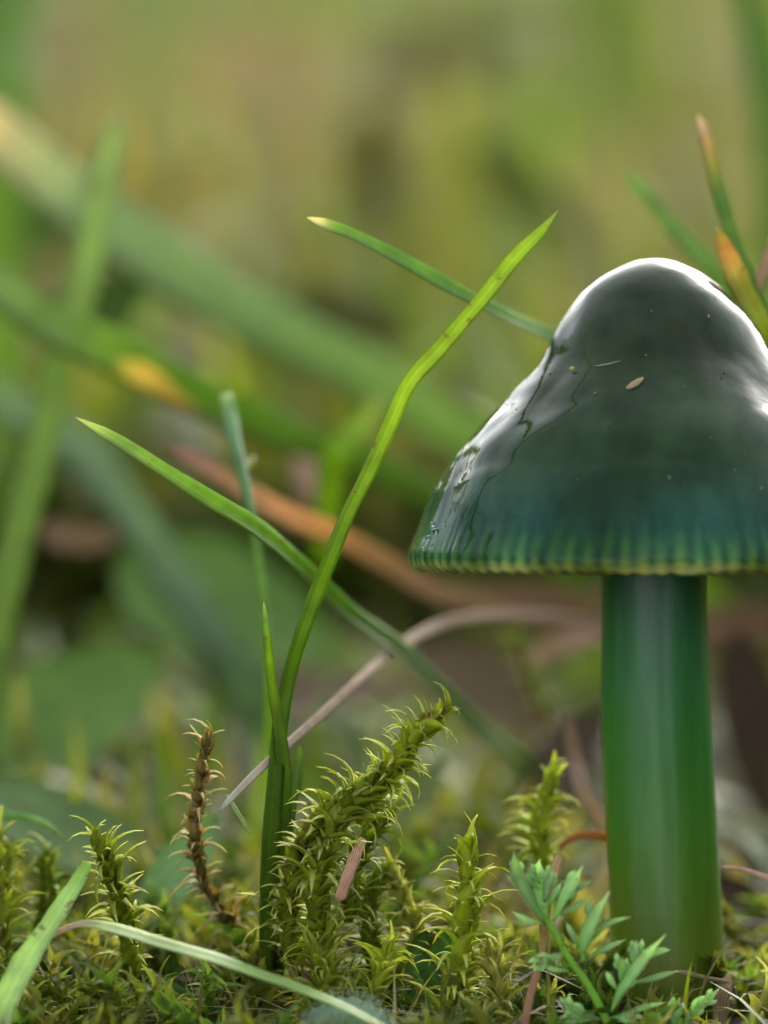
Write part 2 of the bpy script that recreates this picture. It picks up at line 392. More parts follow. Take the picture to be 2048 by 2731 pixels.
# ------------------------------------------------------------------ the waxcap
AX = P(1752, 1515, .42)                             # centre of the rim plane
RX, RY, RZ = RIGHT, FWD, UP                        # it leans back a little, square to the lens
PX = 1/717.0*(F+.42)/F
prof_px = [(655,0),(661,-20),(660,-45),(648,-75),(632,-110),(612,-165),(594,-210),(578,-250),(557,-290),(530,-330),(498,-368),(462,-405),(424,-442),(388,-478),(354,-514),(324,-550),(300,-588),(278,-628),(252,-670),(224,-706),(196,-738),(164,-765),(128,-788),(90,-806),(50,-820),(0,-827)]
prof = spline(np.array([(r, -y, 0) for r, y in prof_px]), 110)[:, :2]*PX
prof[-1, 0] = 0
NG = 88
def cap_mesh():
    K = 736; th = np.linspace(0, 2*math.pi, K, endpoint=False)
    V = []
    for r, z in prof[:-1]:
        h = z
        flute = math.exp(-((h)/.09)**1.3)             # pleats fade up the flank
        irr = np.array([mnoise.noise(Vector((math.cos(a)*6, math.sin(a)*6, 2.0)))for a in th])
        irr2 = np.array([mnoise.noise(Vector((math.cos(a)*14, math.sin(a)*14, 7.0))) for a in th])
        ph = NG*th + irr*7.0
        pl = np.cos(ph)
        rr = r*(1 + .0035*flute*pl*(r > .2) + .008*flute*irr + .004*flute*irr2)
        lump = np.array([mnoise.noise(Vector((math.cos(a)*r*2.3+4, math.sin(a)*r*2.3, h*2.6))) for a in th])
        lump2 = np.array([mnoise.noise(Vector((math.cos(a)*r*6+4, math.sin(a)*r*6, h*6))) for a in th])
        rr = rr + lump*.013*min(1, r/.1) + lump2*.007*min(1, r/.1)
        # low step in the slime, shaped to give the horizon's dark reflected band
        ledge = .36 + .03*np.sin(th*3+1) + .02*np.sin(th*7)
        rr = rr - .012/(1+np.exp(-(h-ledge)/.010))*min(1, r/.3)
        # slime fold on the left flank with a notch above it
        dl = np.exp(-((np.angle(np.exp(1j*(th-math.pi*1.04))))/.42)**2)
        rr = rr + dl*(.012*math.exp(-((h-.68)/.04)**2) - .005*math.exp(-((h-.765)/.04)**2))
        zz = h + .006*flute*pl*(.6+irr2)*math.exp(-h/.03) + .014*irr*flute + .012*flute*np.sin(th*3+.7)*np.sin(th*5) + lump*.01
        V.append(np.stack([rr*np.cos(th), rr*np.sin(th), zz + 0*th], -1))
    m = len(V); V = np.concatenate(V)
    # inner lip folds under
    inner = []
    for r, z in ((.905, -.012), (.88, -.004), (.80, .05), (.6, .16), (.3, .22)):
        inner.append(np.stack([r*np.cos(th), r*np.sin(th), z + .006*np.cos(NG*th)], -1))
    Vi = np.concatenate(inner)
    top = np.array([[0, 0, prof[-1, 1]]])
    allv = np.vstack([V, top, Vi])
    f = []
    for i in range(m-1):
        for j in range(K):
            f.append((i*K+j, i*K+(j+1) % K, (i+1)*K+(j+1) % K, (i+1)*K+j))
    tp = m*K
    for j in range(K): f.append(((m-1)*K+j, (m-1)*K+(j+1) % K, tp))
    o0 = tp+1
    for j in range(K): f.append((o0+j, o0+(j+1) % K, (j+1) % K, j))
    for i in range(4):
        for j in range(K): f.append((o0+(i+1)*K+j, o0+(i+1)*K+(j+1) % K, o0+i*K+(j+1) % K, o0+i*K+j))
    me = bpy.data.meshes.new('cap'); me.from_pydata(allv.tolist(), [], f)
    me.polygons.foreach_set('use_smooth', [True]*len(f)); return me

def cap_material():
    m, nt = newmat('slimy_cap'); L = nt.links.new
    out = N(nt, 'OutputMaterial'); tc = N(nt, 'TexCoord'); sep = N(nt, 'SeparateXYZ'); L(tc.outputs['Object'], sep.inputs[0])
    z = sep.outputs[2]; ang = math_(nt, 'ARCTAN2', sep.outputs[1], sep.outputs[0])
    def nz(scale, det=3, sc=(1,1,1), rough=.5, dist=0):
        mp = N(nt, 'Mapping'); mp.inputs['Scale'].default_value = sc; L(tc.outputs['Object'], mp.inputs[0])
        n = N(nt, 'TexNoise', Scale=float(scale), Detail=float(det), Roughness=rough, Distortion=float(dist)); L(mp.outputs[0], n.inputs['Vector']); return n.outputs[0]
    n1 = nz(2.2, 4); n2 = nz(9, 5, (1,1,.35)); 
    body = ramp_(nt, z, [(0, (.27,.26,.10)), (.016, (.17,.20,.07)), (.04, (.035,.10,.045)), (.16, (.014,.060,.045)), (.30, (.022,.054,.036)), (.40, (.021,.042,.018)), (.75, (.021,.034,.015)), (1, (.023,.034,.019))])
    teal = ramp_(nt, n1, [(.38, (.5,.6,.3)), (.5, (.9,1,.9)), (.64, (1.35,1.45,1.4))])
    c = mix_(nt, .8, body, teal, 'MULTIPLY')
    olive = ramp_(nt, n2, [(.35, (.6,.7,.6)), (.6, (1.25,1.2,1.1))])
    c = mix_(nt, .6, c, olive, 'MULTIPLY')
    # gill lines showing through the thin margin
    irr = nz(5.0, 2, (1,1,0))
    ph = math_(nt, 'ADD', math_(nt, 'MULTIPLY', ang, float(NG)), math_(nt, 'MULTIPLY', irr, 7.0))
    s = math_(nt, 'MULTIPLY_ADD', math_(nt, 'COSINE', ph), .5, .5)
    s2 = math_(nt, 'MULTIPLY_ADD', math_(nt, 'COSINE', math_(nt, 'MULTIPLY', ph, .5)), .5, .5)
    lenn = nz(16, 1, (1,1,0))
    zr = math_(nt, 'DIVIDE', z, math_(nt, 'MULTIPLY_ADD', lenn, .50, -.07))
    amt = math_(nt, 'SUBTRACT', 1.0, math_(nt, 'MINIMUM', math_(nt, 'MAXIMUM', zr, 0), 1))
    amt = math_(nt, 'MULTIPLY', amt, .95)
    lines = mix_(nt, s, (.22,.50,.5,1), (2.3,1.8,1.1,1))
    lines = mix_(nt, math_(nt, 'MULTIPLY', s2, .4), lines, (.6,.9,.9,1), 'MULTIPLY')
    lc = mix_(nt, 1.0, c, lines, 'MULTIPLY')
    edge = math_(nt, 'MINIMUM', math_(nt, 'MAXIMUM', math_(nt, 'MULTIPLY', math_(nt, 'SUBTRACT', z, .002), 30.0), .25), 1)
    c = mix_(nt, math_(nt, 'MULTIPLY', amt, edge), c, lc)
    p = N(nt, 'BsdfPrincipled', Roughness=.5)
    L(c, p.inputs['Base Color'])
    p.inputs['Subsurface Weight'].default_value = .25; p.inputs['Subsurface Radius'].default_value = (.05,.12,.05); p.inputs['Subsurface Scale'].default_value = .6
    p.inputs['Specular IOR Level'].default_value = 0
    p.inputs['Coat Weight'].default_value = .9; p.inputs['Coat IOR'].default_value = 1.25
    cr = math_(nt, 'MULTIPLY_ADD', nz(6, 3), .10, -.01); L(cr, p.inputs['Coat Roughness'])
    b = N(nt, 'Bump', Strength=.42, Distance=.16); L(math_(nt, 'ADD', nz(2.3, 1.5, (1.04,1.1,.83), .4, .35), math_(nt, 'MULTIPLY', nz(26, 2), .012)), b.inputs['Height'])
    L(b.outputs[0], p.inputs['Coat Normal'])
    b2 = N(nt, 'Bump', Strength=.3, Distance=.05); L(n2, b2.inputs['Height']); L(b2.outputs[0], p.inputs['Normal'])
    L(p.outputs[0], out.inputs[0]); return m
def stem_material():
    m, nt = newmat('slimy_stem'); L = nt.links.new
    out = N(nt, 'OutputMaterial'); tc = N(nt, 'TexCoord'); sep = N(nt, 'SeparateXYZ'); L(tc.outputs['Object'], sep.inputs[0])
    mp = N(nt, 'Mapping'); mp.inputs['Scale'].default_value = (1,1,.12); L(tc.outputs['Object'], mp.inputs[0])
    n = N(nt, 'TexNoise', Scale=14.0, Detail=5.0, Roughness=.6); L(mp.outputs[0], n.inputs['Vector'])
    nb = N(nt, 'TexNoise', Scale=2.5, Detail=3.0); L(tc.outputs['Object'], nb.inputs['Vector'])
    zz = math_(nt, 'ADD', math_(nt, 'MULTIPLY', sep.outputs[2], -.6), math_(nt, 'MULTIPLY_ADD', nb.outputs[0], .3, -.15))
    c = ramp_(nt, zz, [(0, (.006,.065,.038)), (.15, (.010,.12,.028)), (.4, (.026,.15,.016)), (.68, (.062,.165,.009)), (.9, (.11,.14,.010))])
    v = ramp_(nt, n.outputs[0], [(.35, (.75,.8,.75)), (.65, (1.2,1.15,1.2))])
    c = mix_(nt, .8, c, v, 'MULTIPLY')
    p = N(nt, 'BsdfPrincipled', Roughness=.4); L(c, p.inputs['Base Color'])
    p.inputs['Subsurface Weight'].default_value = .3; p.inputs['Subsurface Radius'].default_value = (.05,.15,.05); p.inputs['Subsurface Scale'].default_value = .6
    p.inputs['Coat Weight'].default_value = 1; p.inputs['Coat Roughness'].default_value = .28; p.inputs['Coat IOR'].default_value = 1.34
    b = N(nt, 'Bump', Strength=.15, Distance=.05); L(n.outputs[0], b.inputs['Height']); L(b.outputs[0], p.inputs['Normal'])
    p.inputs['Specular IOR Level'].default_value = .2
    L(p.outputs[0], out.inputs[0]); return m
M_CAP = cap_material(); M_STEM = stem_material()
base_pt = P(1785, 2640, .42)
mushroom = empty('mushroom', base_pt)
tag(mushroom, 'slimy dark green waxcap mushroom with a bell shaped cap and thick glossy green stem', 'mushroom')
rot = Matrix(((RX[0],RY[0],RZ[0]),(RX[1],RY[1],RZ[1]),(RX[2],RY[2],RZ[2]))).to_4x4()
def mush_part(name, me, parent=mushroom):
    o = link(name, me, parent); o.matrix_local = Matrix.Translation(Vector(AX - base_pt)) @ rot; return o
cm = cap_mesh(); cm.materials.append(M_CAP); cap = mush_part('cap', cm)
def gills():
    M_G = leaf_material('pale_gills', .5, .3, 3, .1, .1, .3)
    mb = MB()
    for k in range(NG):
        a = 2*math.pi*k/NG; c, s = math.cos(a), math.sin(a); w_ = .006
        prof_ = [(.16,.22),(.16,-.02),(.5,-.02),(.80,-.008),(.90,-.004),(.88,.02),(.80,.06),(.6,.17)]
        V = []
        for sd in (-1, 1):
            for r, z in prof_: V.append((r*c - sd*w_*s, r*s + sd*w_*c, z))
        n = len(prof_); fs = [tuple(range(n)), tuple(range(2*n-1, n-1, -1))] + [(i, n+i, n+(i+1) % n, (i+1) % n) for i in range(n)]
        mb.add(V, fs, np.tile([(.30,.33,.12)], (2*n,1)), np.zeros((2*n,2)))
    o = mush_part('gills', mb.mesh('gills', M_G, False)); tag(o, kind='stuff')
gills()
def stem():
    K = 96; rows = 120
    cl = [(1746,1505,137),(1747,1660,138),(1749,1815,141),(1754,1970,144),(1762,2125,145),(1771,2280,147),(1778,2435,149),(1786,2590,146),(1792,2745,136)]
    c = np.array([(P(x, y, .42)-AX) for x, y, _ in cl]); c = np.stack([c@RX, c@RY, c@RZ], -1)
    cc = spline(c, rows); rr = np.interp(np.linspace(0, 1, rows), np.linspace(0, 1, len(cl)), [q[2]*PX for q in cl])
    cc[0, 2] += .12
    th = np.linspace(0, 2*math.pi, K, endpoint=False); V = []
    for (x, y, z), r in zip(cc, rr):
        g = np.array([mnoise.noise(Vector((math.cos(a)*1.6, math.sin(a)*1.6, z*.9))) for a in th])
        g2 = np.array([mnoise.noise(Vector((math.cos(a)*4, math.sin(a)*4, z*1.2+9))) for a in th])
        q = r*(1+.045*g+.018*g2) * (1 - .035*np.cos(2*(th-1.9)))
        V.append(np.stack([x+q*np.cos(th), y+q*np.sin(th), z+0*th], -1))
    V = np.concatenate(V)
    f = [(i*K+j, i*K+(j+1) % K, (i+1)*K+(j+1) % K, (i+1)*K+j)[::-1] for i in range(rows-1) for j in range(K)]
    me = bpy.data.meshes.new('stem'); me.from_pydata(V.tolist(), [], f); me.polygons.foreach_set('use_smooth', [True]*len(f))
    me.materials.append(M_STEM); mush_part('stem', me)
stem()

# ------------------------------------------------------------------ named grass blades
GR = (.18,.27,.022); GRB = (.27,.36,.025); GRD = (.085,.15,.018); GRP = (.16,.25,.07); BLUE = (.06,.14,.07); PALE=(.24,.30,.12)
TAN = (.38,.28,.14); PINK = (.36,.22,.16); ORANGE = (.52,.22,.025); CREAM = (.50,.44,.28)
def blade_into(mb, path, wpx, stops, tip=1.0, fold=.3, twist=0.0, n=40, thick=.10, facing=None, blunt=0.0):
    """path from tip to base: (px, py, depth); wpx: list of widths along the way"""
    pts = spline([P(*q) for q in path], n)
    t = np.linspace(0, 1, n); dm = float(np.mean([q[2] for q in path]))
    wv = np.interp(t, np.linspace(0, 1, len(wpx)), wpx)
    wv = np.array([W(x, dm) for x in wv])*np.clip((t/.07)**.7 + blunt, .05, 1)
    wv = wv*(1+.05*np.sin(t*23)+.03*np.sin(t*51+1))
    ribbon(mb, pts, wv, lerp_stops(stops, t), facing, fold, thick, twist)
    return pts
def blade(name, path, wpx, stops, label, cat='grass', mat=None, **kw):
    mb = MB(); pts = blade_into(mb, path, wpx, stops, **kw); base = pts[-1]
    o = link(name, mb.mesh(name, mat or M_BLADE, origin=base), None, base)
    return tag(o, label, cat)
def adopt(o, parent, label):
    for k in ('category', 'label'): del o[k]
    o['label'] = label; loc = o.location - parent.location; o.parent = parent; o.location = loc
def multi(name, blades, label, cat='grass'):
    """plant of several blades: Empty at the base, a blade mesh each"""
    base = P(*blades[0][0][-1]); root = empty(name, base); tag(root, label, cat)
    for b in blades:
        mb = MB(); kw = b[3] if len(b) > 3 else {}
        blade_into(mb, b[0], b[1], b[2], **kw); link('blade', mb.mesh('blade', M_BLADE, origin=base), root)
    return root

# the crossing pair near the cap
multi('grass_plant', [
    ([(1487,562,.25),(1440,620,.2),(1370,690,.15),(1290,790,.1),(1170,930,.05),(1090,1020,0),(1030,1150,0),(980,1260,0),(925,1370,0),(880,1480,0),(840,1580,.05),(800,1690,.05),(765,1810,.1),(742,1930,.1),(728,2080,.12),(715,2240,.15),(706,2400,.2),(700,2640,.3)],
     [20,36,44,46,42,44,46,48,46,56,62,70,60], [(0,PALE),(.04,GRB),(.3,GRB),(.45,GR),(.8,GRD),(1,GRD)], dict(fold=.35, twist=.9, n=80)),
    ([(703,1605,-.1),(712,1700,-.05),(722,1800,.0),(738,1900,.05),(752,2000,.1),(757,2130,.2),(750,2300,.3),(740,2600,.4)],
     [16,24,28,34,44,44,40], [(0,(.4,.42,.2)),(.06,GRP),(.2,GR),(.7,GRD),(1,GRD)], dict(fold=.5)),
    ([(800,1990,.4),(790,2060,.35),(772,2160,.3),(755,2290,.3),(735,2600,.4)], [20,34,40,40], [(0,GR),(.3,GRD),(1,GRD)], dict(fold=.4))],
    'tall bright green grass plant whose longest blade leans right across to the cap')
blade('grass_leaf', [(818,580,.25),(880,605,.25),(950,632,.3),(1080,700,.4),(1200,768,.5),(1330,835,.7),(1470,900,1.0),(1650,970,1.3),(1900,1080,1.8),(2300,1300,2.4),(2600,1700,3)],
      [24,32,36,38,38,42,44,44,44], [(0,(.62,.52,.40)),(.04,(.55,.48,.32)),(.07,(.4,.4,.2)),(.12,(.17,.27,.05)),(.3,(.15,.26,.06)),(.7,(.11,.21,.03)),(1,GR)], 'thin green grass blade with a cream tip pointing left, running behind the cap', fold=.5, n=70, facing=-FWD+UP*.35)
blade('grass_leaf', [(200,1112,-.15),(300,1170,-.1),(420,1245,0),(560,1335,.1),(680,1410,.3),(800,1510,.6),(930,1635,.9),(1060,1735,1.3),(1180,1850,1.8),(1290,1960,2.3),(1400,2060,2.9),(1560,2210,3.6)],
      [20,34,42,50,52,54,60,66,72,72], [(0,(.50,.52,.26)),(.08,(.26,.36,.10)),(.25,(.19,.31,.04)),(.45,(.14,.24,.03)),(.7,(.06,.12,.015)),(1,GRD)], 'long straight green blade sloping down to the right behind the tall plant', fold=.45, n=60, facing=-FWD+UP*.35)
H_STALK = blade('grass_stalk', [(603,1050,1.2),(612,1110,1.2),(630,1190,1.1),(648,1270,1.0),(672,1380,.9),(690,1500,.9),(703,1620,.9),(715,1760,.9),(722,1950,1.0),(724,2300,1.1)],
      [34,40,30,26,26,28,30,30], [(0,(.3,.36,.24)),(.06,(.18,.28,.16)),(.3,(.10,.19,.08)),(1,GR)], 'soft pale stalk with a whitish cut tip rising left of the tall plant', thick=.6, fold=.1, blunt=.9)
w_ = blade('side_leaf', [(678,1218,1.2),(660,1240,1.15),(638,1255,1.1),(632,1275,1.1)], [10,22,24,16], [(0,PINK),(.3,GR),(1,GR)], 'tiny side leaf', n=14)
adopt(w_, H_STALK, 'pinkish tiny side leaf')

# blurred blades behind, left half
blade('grass_leaf', [(-260,180,4.5),(-90,310,4.5),(60,420,4.6),(230,560,4.7),(420,690,4.8),(620,820,5),(800,910,5.2),(1000,1020,5.4),(1220,1160,5.6),(1500,1330,5.9),(1800,1560,6.5),(2100,1860,7)],
      [110,150,160,160,150,140,140,140,140], [(0,(.5,.40,.34)),(.1,(.46,.38,.32)),(.18,(.32,.33,.25)),(.27,(.20,.26,.17)),(.5,(.18,.25,.13)),(1,GR)], 'broad blurred blue-green blade with a pinkish upper end crossing the left background', fold=.2, n=60)
blade('grass_leaf', [(318,300,3.4),(290,420,3.4),(258,570,3.3),(225,740,3.2),(180,900,3.1),(135,1080,3),(95,1250,2.9),(50,1420,2.8),(0,1620,2.7),(-60,1900,2.6),(-100,2300,2.6)],
      [50,80,90,84,84,90,100,110,120], [(0,(.24,.29,.14)),(.15,(.22,.29,.09)),(.5,(.17,.25,.05)),(1,(.14,.21,.03))], 'blurred upright light green blade near the left side', fold=.3, n=50)
C_BLADE = blade('grass_leaf', [(-280,600,2.8),(-120,690,2.8),(0,770,2.8),(130,860,2.9),(280,930,2.9),(420,1000,3),(560,1070,3.1),(720,1140,3.3),(880,1200,3.6),(1080,1290,4),(1400,1450,4.6),(1700,1700,5.2)],
      [110,110,110,120,110,100,90,80,80], [(0,GR),(.2,(.18,.25,.11)),(.34,(.16,.25,.04)),(.5,(.12,.21,.02)),(1,GRD)], 'blurred mid green blade with an orange withered patch along its lower edge', fold=.35, n=60)
w_ = blade('withered_patch', [(305,968,2.55),(350,988,2.55),(400,1012,2.55),(455,1050,2.6),(525,1098,2.7)], [30,64,70,40,16], [(0,(.42,.42,.05)),(.4,(.62,.45,.07)),(1,(.40,.28,.06))], 'small orange withered scrap lying along the blurred mid green blade', cat='dead leaf', mat=M_DRY, n=20)
adopt(w_, C_BLADE, 'orange withered patch')
blade('grass_leaf', [(-120,1000,4.8),(20,1080,4.8),(200,1180,4.6),(320,1330,4.5),(440,1500,4.4),(550,1660,4.3),(640,1800,4.3),(760,2050,4.4)],
      [120,120,120,110,110,110,110], [(0,(.18,.25,.15)),(.4,(.16,.22,.16)),(1,(.13,.2,.1))], 'dull blue-green blurred blade bending down behind the long straight one', fold=.3, n=50)
blade('withered_grass_leaf', [(440,1190,1.8),(520,1230,1.8),(640,1300,1.9),(780,1380,2.),(900,1430,2.2),(1040,1510,2.6),(1180,1590,2.8),(1350,1640,3.1),(1600,1690,3.6),(2100,1760,4.4)],
      [34,50,56,62,62,54,40,30], [(0,(.22,.13,.09)),(.12,(.36,.22,.16)),(.3,(.62,.36,.17)),(.4,(.66,.38,.13)),(.6,(.34,.21,.12)),(1,(.18,.12,.06))], 'blurred orange-brown dead blade lying across the middle behind the tall plant', cat='dead grass', mat=M_DRY, n=50)
blade('grass_leaf', [(1015,1060,2.9),(985,1110,2.9),(950,1160,2.9),(900,1210,2.9),(880,1300,3.0),(860,1500,3.2)], [20,60,90,80,60], [(0,(.26,.30,.08)),(.5,(.15,.24,.02)),(1,GR)], 'short blurred yellow-green leaf tip between the crossing blades', n=24)
blade('dead_leaf', [(840,1180,4),(835,1240,4),(845,1300,4),(860,1360,4)], [60,120,120,60], [(0,(.42,.30,.24)),(1,(.36,.24,.18))], 'blurred pinkish dead leaf piece behind the tall blade', cat='dead leaf', mat=M_DRY, n=16)
blade('dead_leaf', [(110,1400,3.6),(160,1430,3.6),(240,1440,3.6),(310,1430,3.6)], [50,90,90,50], [(0,(.20,.13,.08)),(1,(.22,.15,.08))], 'blurred reddish dead leaf scrap at the left side', cat='dead leaf', mat=M_DRY, n=16)
# dry stalk
blade('dry_stalk', [(585,2162,-.1),(640,2105,0),(700,2045,.1),(790,1965,.3),(870,1895,.5),(960,1810,.8),(1050,1735,1.3),(1140,1680,1.7),(1240,1650,2.0),(1380,1642,2.4),(1500,1650,2.7),(1620,1670,2.9)],
      [14,20,23,24,25,26,28,30,30,26], [(0,(.42,.44,.34)),(.1,(.46,.40,.32)),(.4,(.38,.28,.20)),(1,(.26,.18,.13))], 'thin pinkish dry stalk passing behind the base of the tall plant', cat='dead grass', mat=M_DRY, thick=.35, n=60, blunt=.3)
blade('grass_leaf', [(668,2225,-.1),(650,2195,-.1),(625,2155,0),(605,2120,.1)], [6,14,14,8], [(0,PALE),(1,GRP)], 'tiny pale green spike crossing the lower end of the dry stalk', n=16)
blade('withered_grass_leaf', [(1390,1770,3.4),(1450,1740,3.4),(1530,1712,3.4),(1620,1690,3.5),(1800,1690,3.7),(2060,1700,4)], [40,60,60,50,50], [(0,(.34,.25,.17)),(.5,(.38,.25,.18)),(1,(.18,.11,.06))], 'blurred pinkish dead blade going behind the stem just under the cap', cat='dead grass', mat=M_DRY, n=30)
blade('withered_grass_leaf', [(1140,1560,4.2),(1300,1590,4.2),(1500,1600,4.2),(1800,1640,4.3),(2150,1640,4.5)], [40,60,70,60,60], [(0,(.26,.22,.07)),(.3,(.20,.125,.07)),(1,(.15,.09,.045))], 'wide brown dead blade lying far behind the stem top', cat='dead grass', mat=M_DRY, n=30)
blade('withered_grass_leaf', [(1512,1900,1.2),(1530,2010,1.2),(1550,2100,1.1),(1590,2170,1.1),(1640,2240,1.1),(1700,2300,1.1)], [30,46,44,34,26], [(0,(.24,.16,.12)),(.5,(.42,.30,.25)),(1,(.34,.27,.16))], 'curved pinkish dead blade ending behind the left side of the stem', cat='dead grass', mat=M_DRY, n=30)
blade('dry_twig', [(1490,2262,.6),(1520,2238,.6),(1560,2226,.6),(1610,2230,.6),(1700,2250,.7)], [14,22,24,26], [(0,(.35,.15,.05)),(1,(.42,.19,.05))], 'rusty orange arched twig touching the left side of the stem', cat='twig', mat=M_DRY, thick=.5, n=24, blunt=.3)
blade('dry_stalk', [(905,2400,-.1),(925,2345,-.1),(945,2290,-.05),(965,2240,.1)], [30,34,32,26], [(0,(.5,.30,.2)),(1,(.45,.25,.16))], 'short pinkish brown stalk end among the moss', cat='dead grass', mat=M_DRY, thick=.5, n=20, blunt=.6)
blade('dry_twig', [(1925,2312,.3),(1975,2318,.3),(2030,2335,.3),(2090,2360,.3)], [8,12,14,14], [(0,(.55,.36,.30)),(1,(.5,.35,.28))], 'thin pale pink twig right of the stem', cat='twig', mat=M_DRY, thick=.6, n=20, blunt=.3)

# upper right
blade('grass_leaf', [(1665,452,1.9),(1720,520,1.9),(1800,615,1.8),(1880,700,1.7),(1940,780,1.7),(2010,900,1.6),(2100,1100,1.5),(2300,1700,1.5)], [26,40,46,48,50,50], [(0,(.2,.3,.1)),(.2,(.15,.25,.06)),(1,GRD)], 'blurred green blade tip leaning left above the cap', fold=.4, n=40)
blade('grass_leaf', [(1862,305,.9),(1880,370,.9),(1900,450,.9),(1925,540,.85),(1955,640,.8),(1990,740,.75),(2035,850,.7),(2100,1000,.7),(2250,1600,.9)], [26,36,38,40,42,42,44], [(0,(.4,.34,.24)),(.07,(.34,.26,.24)),(.14,(.36,.27,.13)),(.24,(.22,.22,.04)),(.36,(.10,.18,.03)),(1,GRD)], 'upright blade with a withered grey and tan tip, highest above the cap', fold=.45, n=50)
blade('grass_leaf', [(1910,605,.55),(1930,655,.55),(1955,720,.5),(1990,800,.5),(2040,890,.5),(2100,1000,.6),(2250,1500,.8)], [14,46,66,64,50,44], [(0,CREAM),(.03,(.26,.25,.05)),(.10,(.34,.27,.05)),(.2,(.46,.25,.05)),(.3,(.36,.25,.05)),(.42,(.22,.22,.03)),(1,GR)], 'yellow and orange withering blade touching the right shoulder of the cap', fold=.5, n=40)
blade('withered_grass_leaf', [(2075,600,.9),(2050,680,.9),(2020,770,.9),(2000,850,1),(1990,1000,1.2)], [20,30,34,34], [(0,PINK),(1,TAN)], 'pinkish dry blade at the right border beside the cap', cat='dead grass', mat=M_DRY, n=20)
blade('grass_leaf', [(1960,-200,7),(2010,0,7),(2050,200,7),(2070,400,7),(2090,700,7),(2110,1300,7)], [70,90,100,100,100], [(0,GRD),(.5,(.07,.17,.015)),(1,GRD)], 'very blurred bright green blade in the upper right corner', n=30)
blade('grass_leaf', [(60,-500,10),(40,-150,10),(10,100,9.5),(0,300,9),(-30,700,8.5),(-40,1400,8)], [140,170,180,170,160], [(0,(.12,.20,.05)),(.5,(.10,.20,.01)),(1,GR)], 'very blurred bright green blade in the upper left corner', n=30)

# bottom left
blade('grass_leaf', [(240,2300,-.15),(215,2345,-.15),(180,2400,-.2),(140,2465,-.25),(90,2540,-.3),(45,2620,-.35),(0,2715,-.4),(-60,2860,-.5)], [40,52,58,70,84,92,98], [(0,(.26,.40,.08)),(.3,(.34,.48,.16)),(.8,(.38,.5,.2)),(1,GRP)], 'pale green blade rising from the lower left corner into the moss', fold=.3, n=30, blunt=.5, facing=-FWD+UP*1.2-RIGHT*.3)
blade('grass_leaf', [(85,2545,-.2),(130,2505,-.22),(200,2472,-.25),(250,2470,-.28),(330,2490,-.3),(430,2522,-.34),(560,2560,-.38),(680,2602,-.42),(800,2645,-.45),(930,2700,-.48),(1100,2790,-.5)],
      [20,34,40,48,66,68,68,70,62,58], [(0,(.30,.16,.12)),(.16,(.42,.28,.2)),(.25,(.3,.28,.14)),(.33,(.30,.38,.14)),(.7,(.26,.38,.12)),(1,(.26,.40,.12))], 'bent blade with a reddish kink arching over the lower left ground', fold=.3, twist=.5, n=60, facing=-FWD+UP*1.5)
blade('grass_leaf', [(330,2560,.3),(430,2625,.25),(520,2680,.2),(640,2745,.1),(800,2820,0)], [20,44,52,56,50], [(0,GRD),(.5,(.05,.13,.03)),(1,GR)], 'dark green blade low under the bent one', n=24)
blade('grass_stalk', [(172,2238,.5),(135,2205,.5),(90,2185,.6),(20,2175,.7),(-60,2175,.8),(-200,2220,1)], [8,18,22,24,24], [(0,PALE),(.5,(.15,.27,.1)),(1,GR)], 'thin arched green stalk at the left edge above the moss', thick=.4, n=24)
blade('grass_leaf', [(640,2760,.8),(720,2700,.8),(800,2650,.9),(900,2600,1)], [40,70,60,30], [(0,(.08,.16,.04)),(1,GR)], 'soft green blade low behind the round leaf', n=20)

# broad blurred leaves
def oval_leaf(cx, cy, d, lpx, wpx, ang, colr, label, name='broad_leaf', cat='leaf', tilt=-.9, cup=.12, mat=None):
    n, k = 26, 10; mb = MB(); V = []; cc = []; uu = []
    ax = np.array([math.cos(ang), math.sin(ang)]); fs = []
    for layer in (0, 1):
        for i in range(n+1):
            t = i/n; wv = math.sin(math.pi*min(1, t**.8*.97+.015))**.75
            for j in range(k+1):
                s = j/k*2-1
                x = (t-.5)*lpx; y = s*wv*wpx*.5*(1+.02*math.sin(t*60))
                px = cx + ax[0]*x - ax[1]*y; py = cy + ax[1]*x + ax[0]*y
                dep = d + W(1)*(y*tilt + (s*s)*wpx*cup*-1 + .18*abs(math.sin(s*9.4))*wv*wpx*.05 + x*.15) + layer*.012
                V.append(P(px, py, dep)); cc.append(colr); uu.append((j/k, t))
        o = layer*(n+1)*(k+1)
        for i in range(n):
            for j in range(k):
                a = o+i*(k+1)+j; q = (a, a+1, a+k+2, a+k+1); fs.append(q if layer else q[::-1])
    o = (n+1)*(k+1)
    rim = [i*(k+1) for i in range(n+1)] + [n*(k+1)+j for j in range(1, k+1)] + [i*(k+1)+k for i in range(n-1, -1, -1)] + [j for j in range(k-1, 0, -1)]
    for a, b in zip(rim, rim[1:]+rim[:1]): fs.append((a, b, b+o, a+o))
    mb.add(V, fs, cc, uu); base = P(cx - ax[0]*lpx/2, cy - ax[1]*lpx/2, d)
    return tag(link(name, mb.mesh(name, mat or M_BROAD, origin=base), None, base), label, cat)
oval_leaf(600, 1610, 4.6, 620, 330, R(20), (.13,.22,.06), 'large blurred green leaf left of the tall plant, the uppermost broad one')
oval_leaf(190, 1880, 3.6, 560, 300, R(-28), (.14,.23,.06), 'blurred green leaf in the middle of the left side')
oval_leaf(220, 2230, 2.0, 640, 200, R(24), (.15,.22,.09), 'blurred blue-green leaf lying above the lower left moss')
oval_leaf(480, 2310, 1.2, 330, 130, R(-52), (.17,.27,.12), 'soft pale green leaf behind the brown moss shoot')
oval_leaf(1000, 2200, 1.8, 520, 120, R(-42), (.15,.19,.06), 'blurred olive leaf rising behind the central moss shoot')
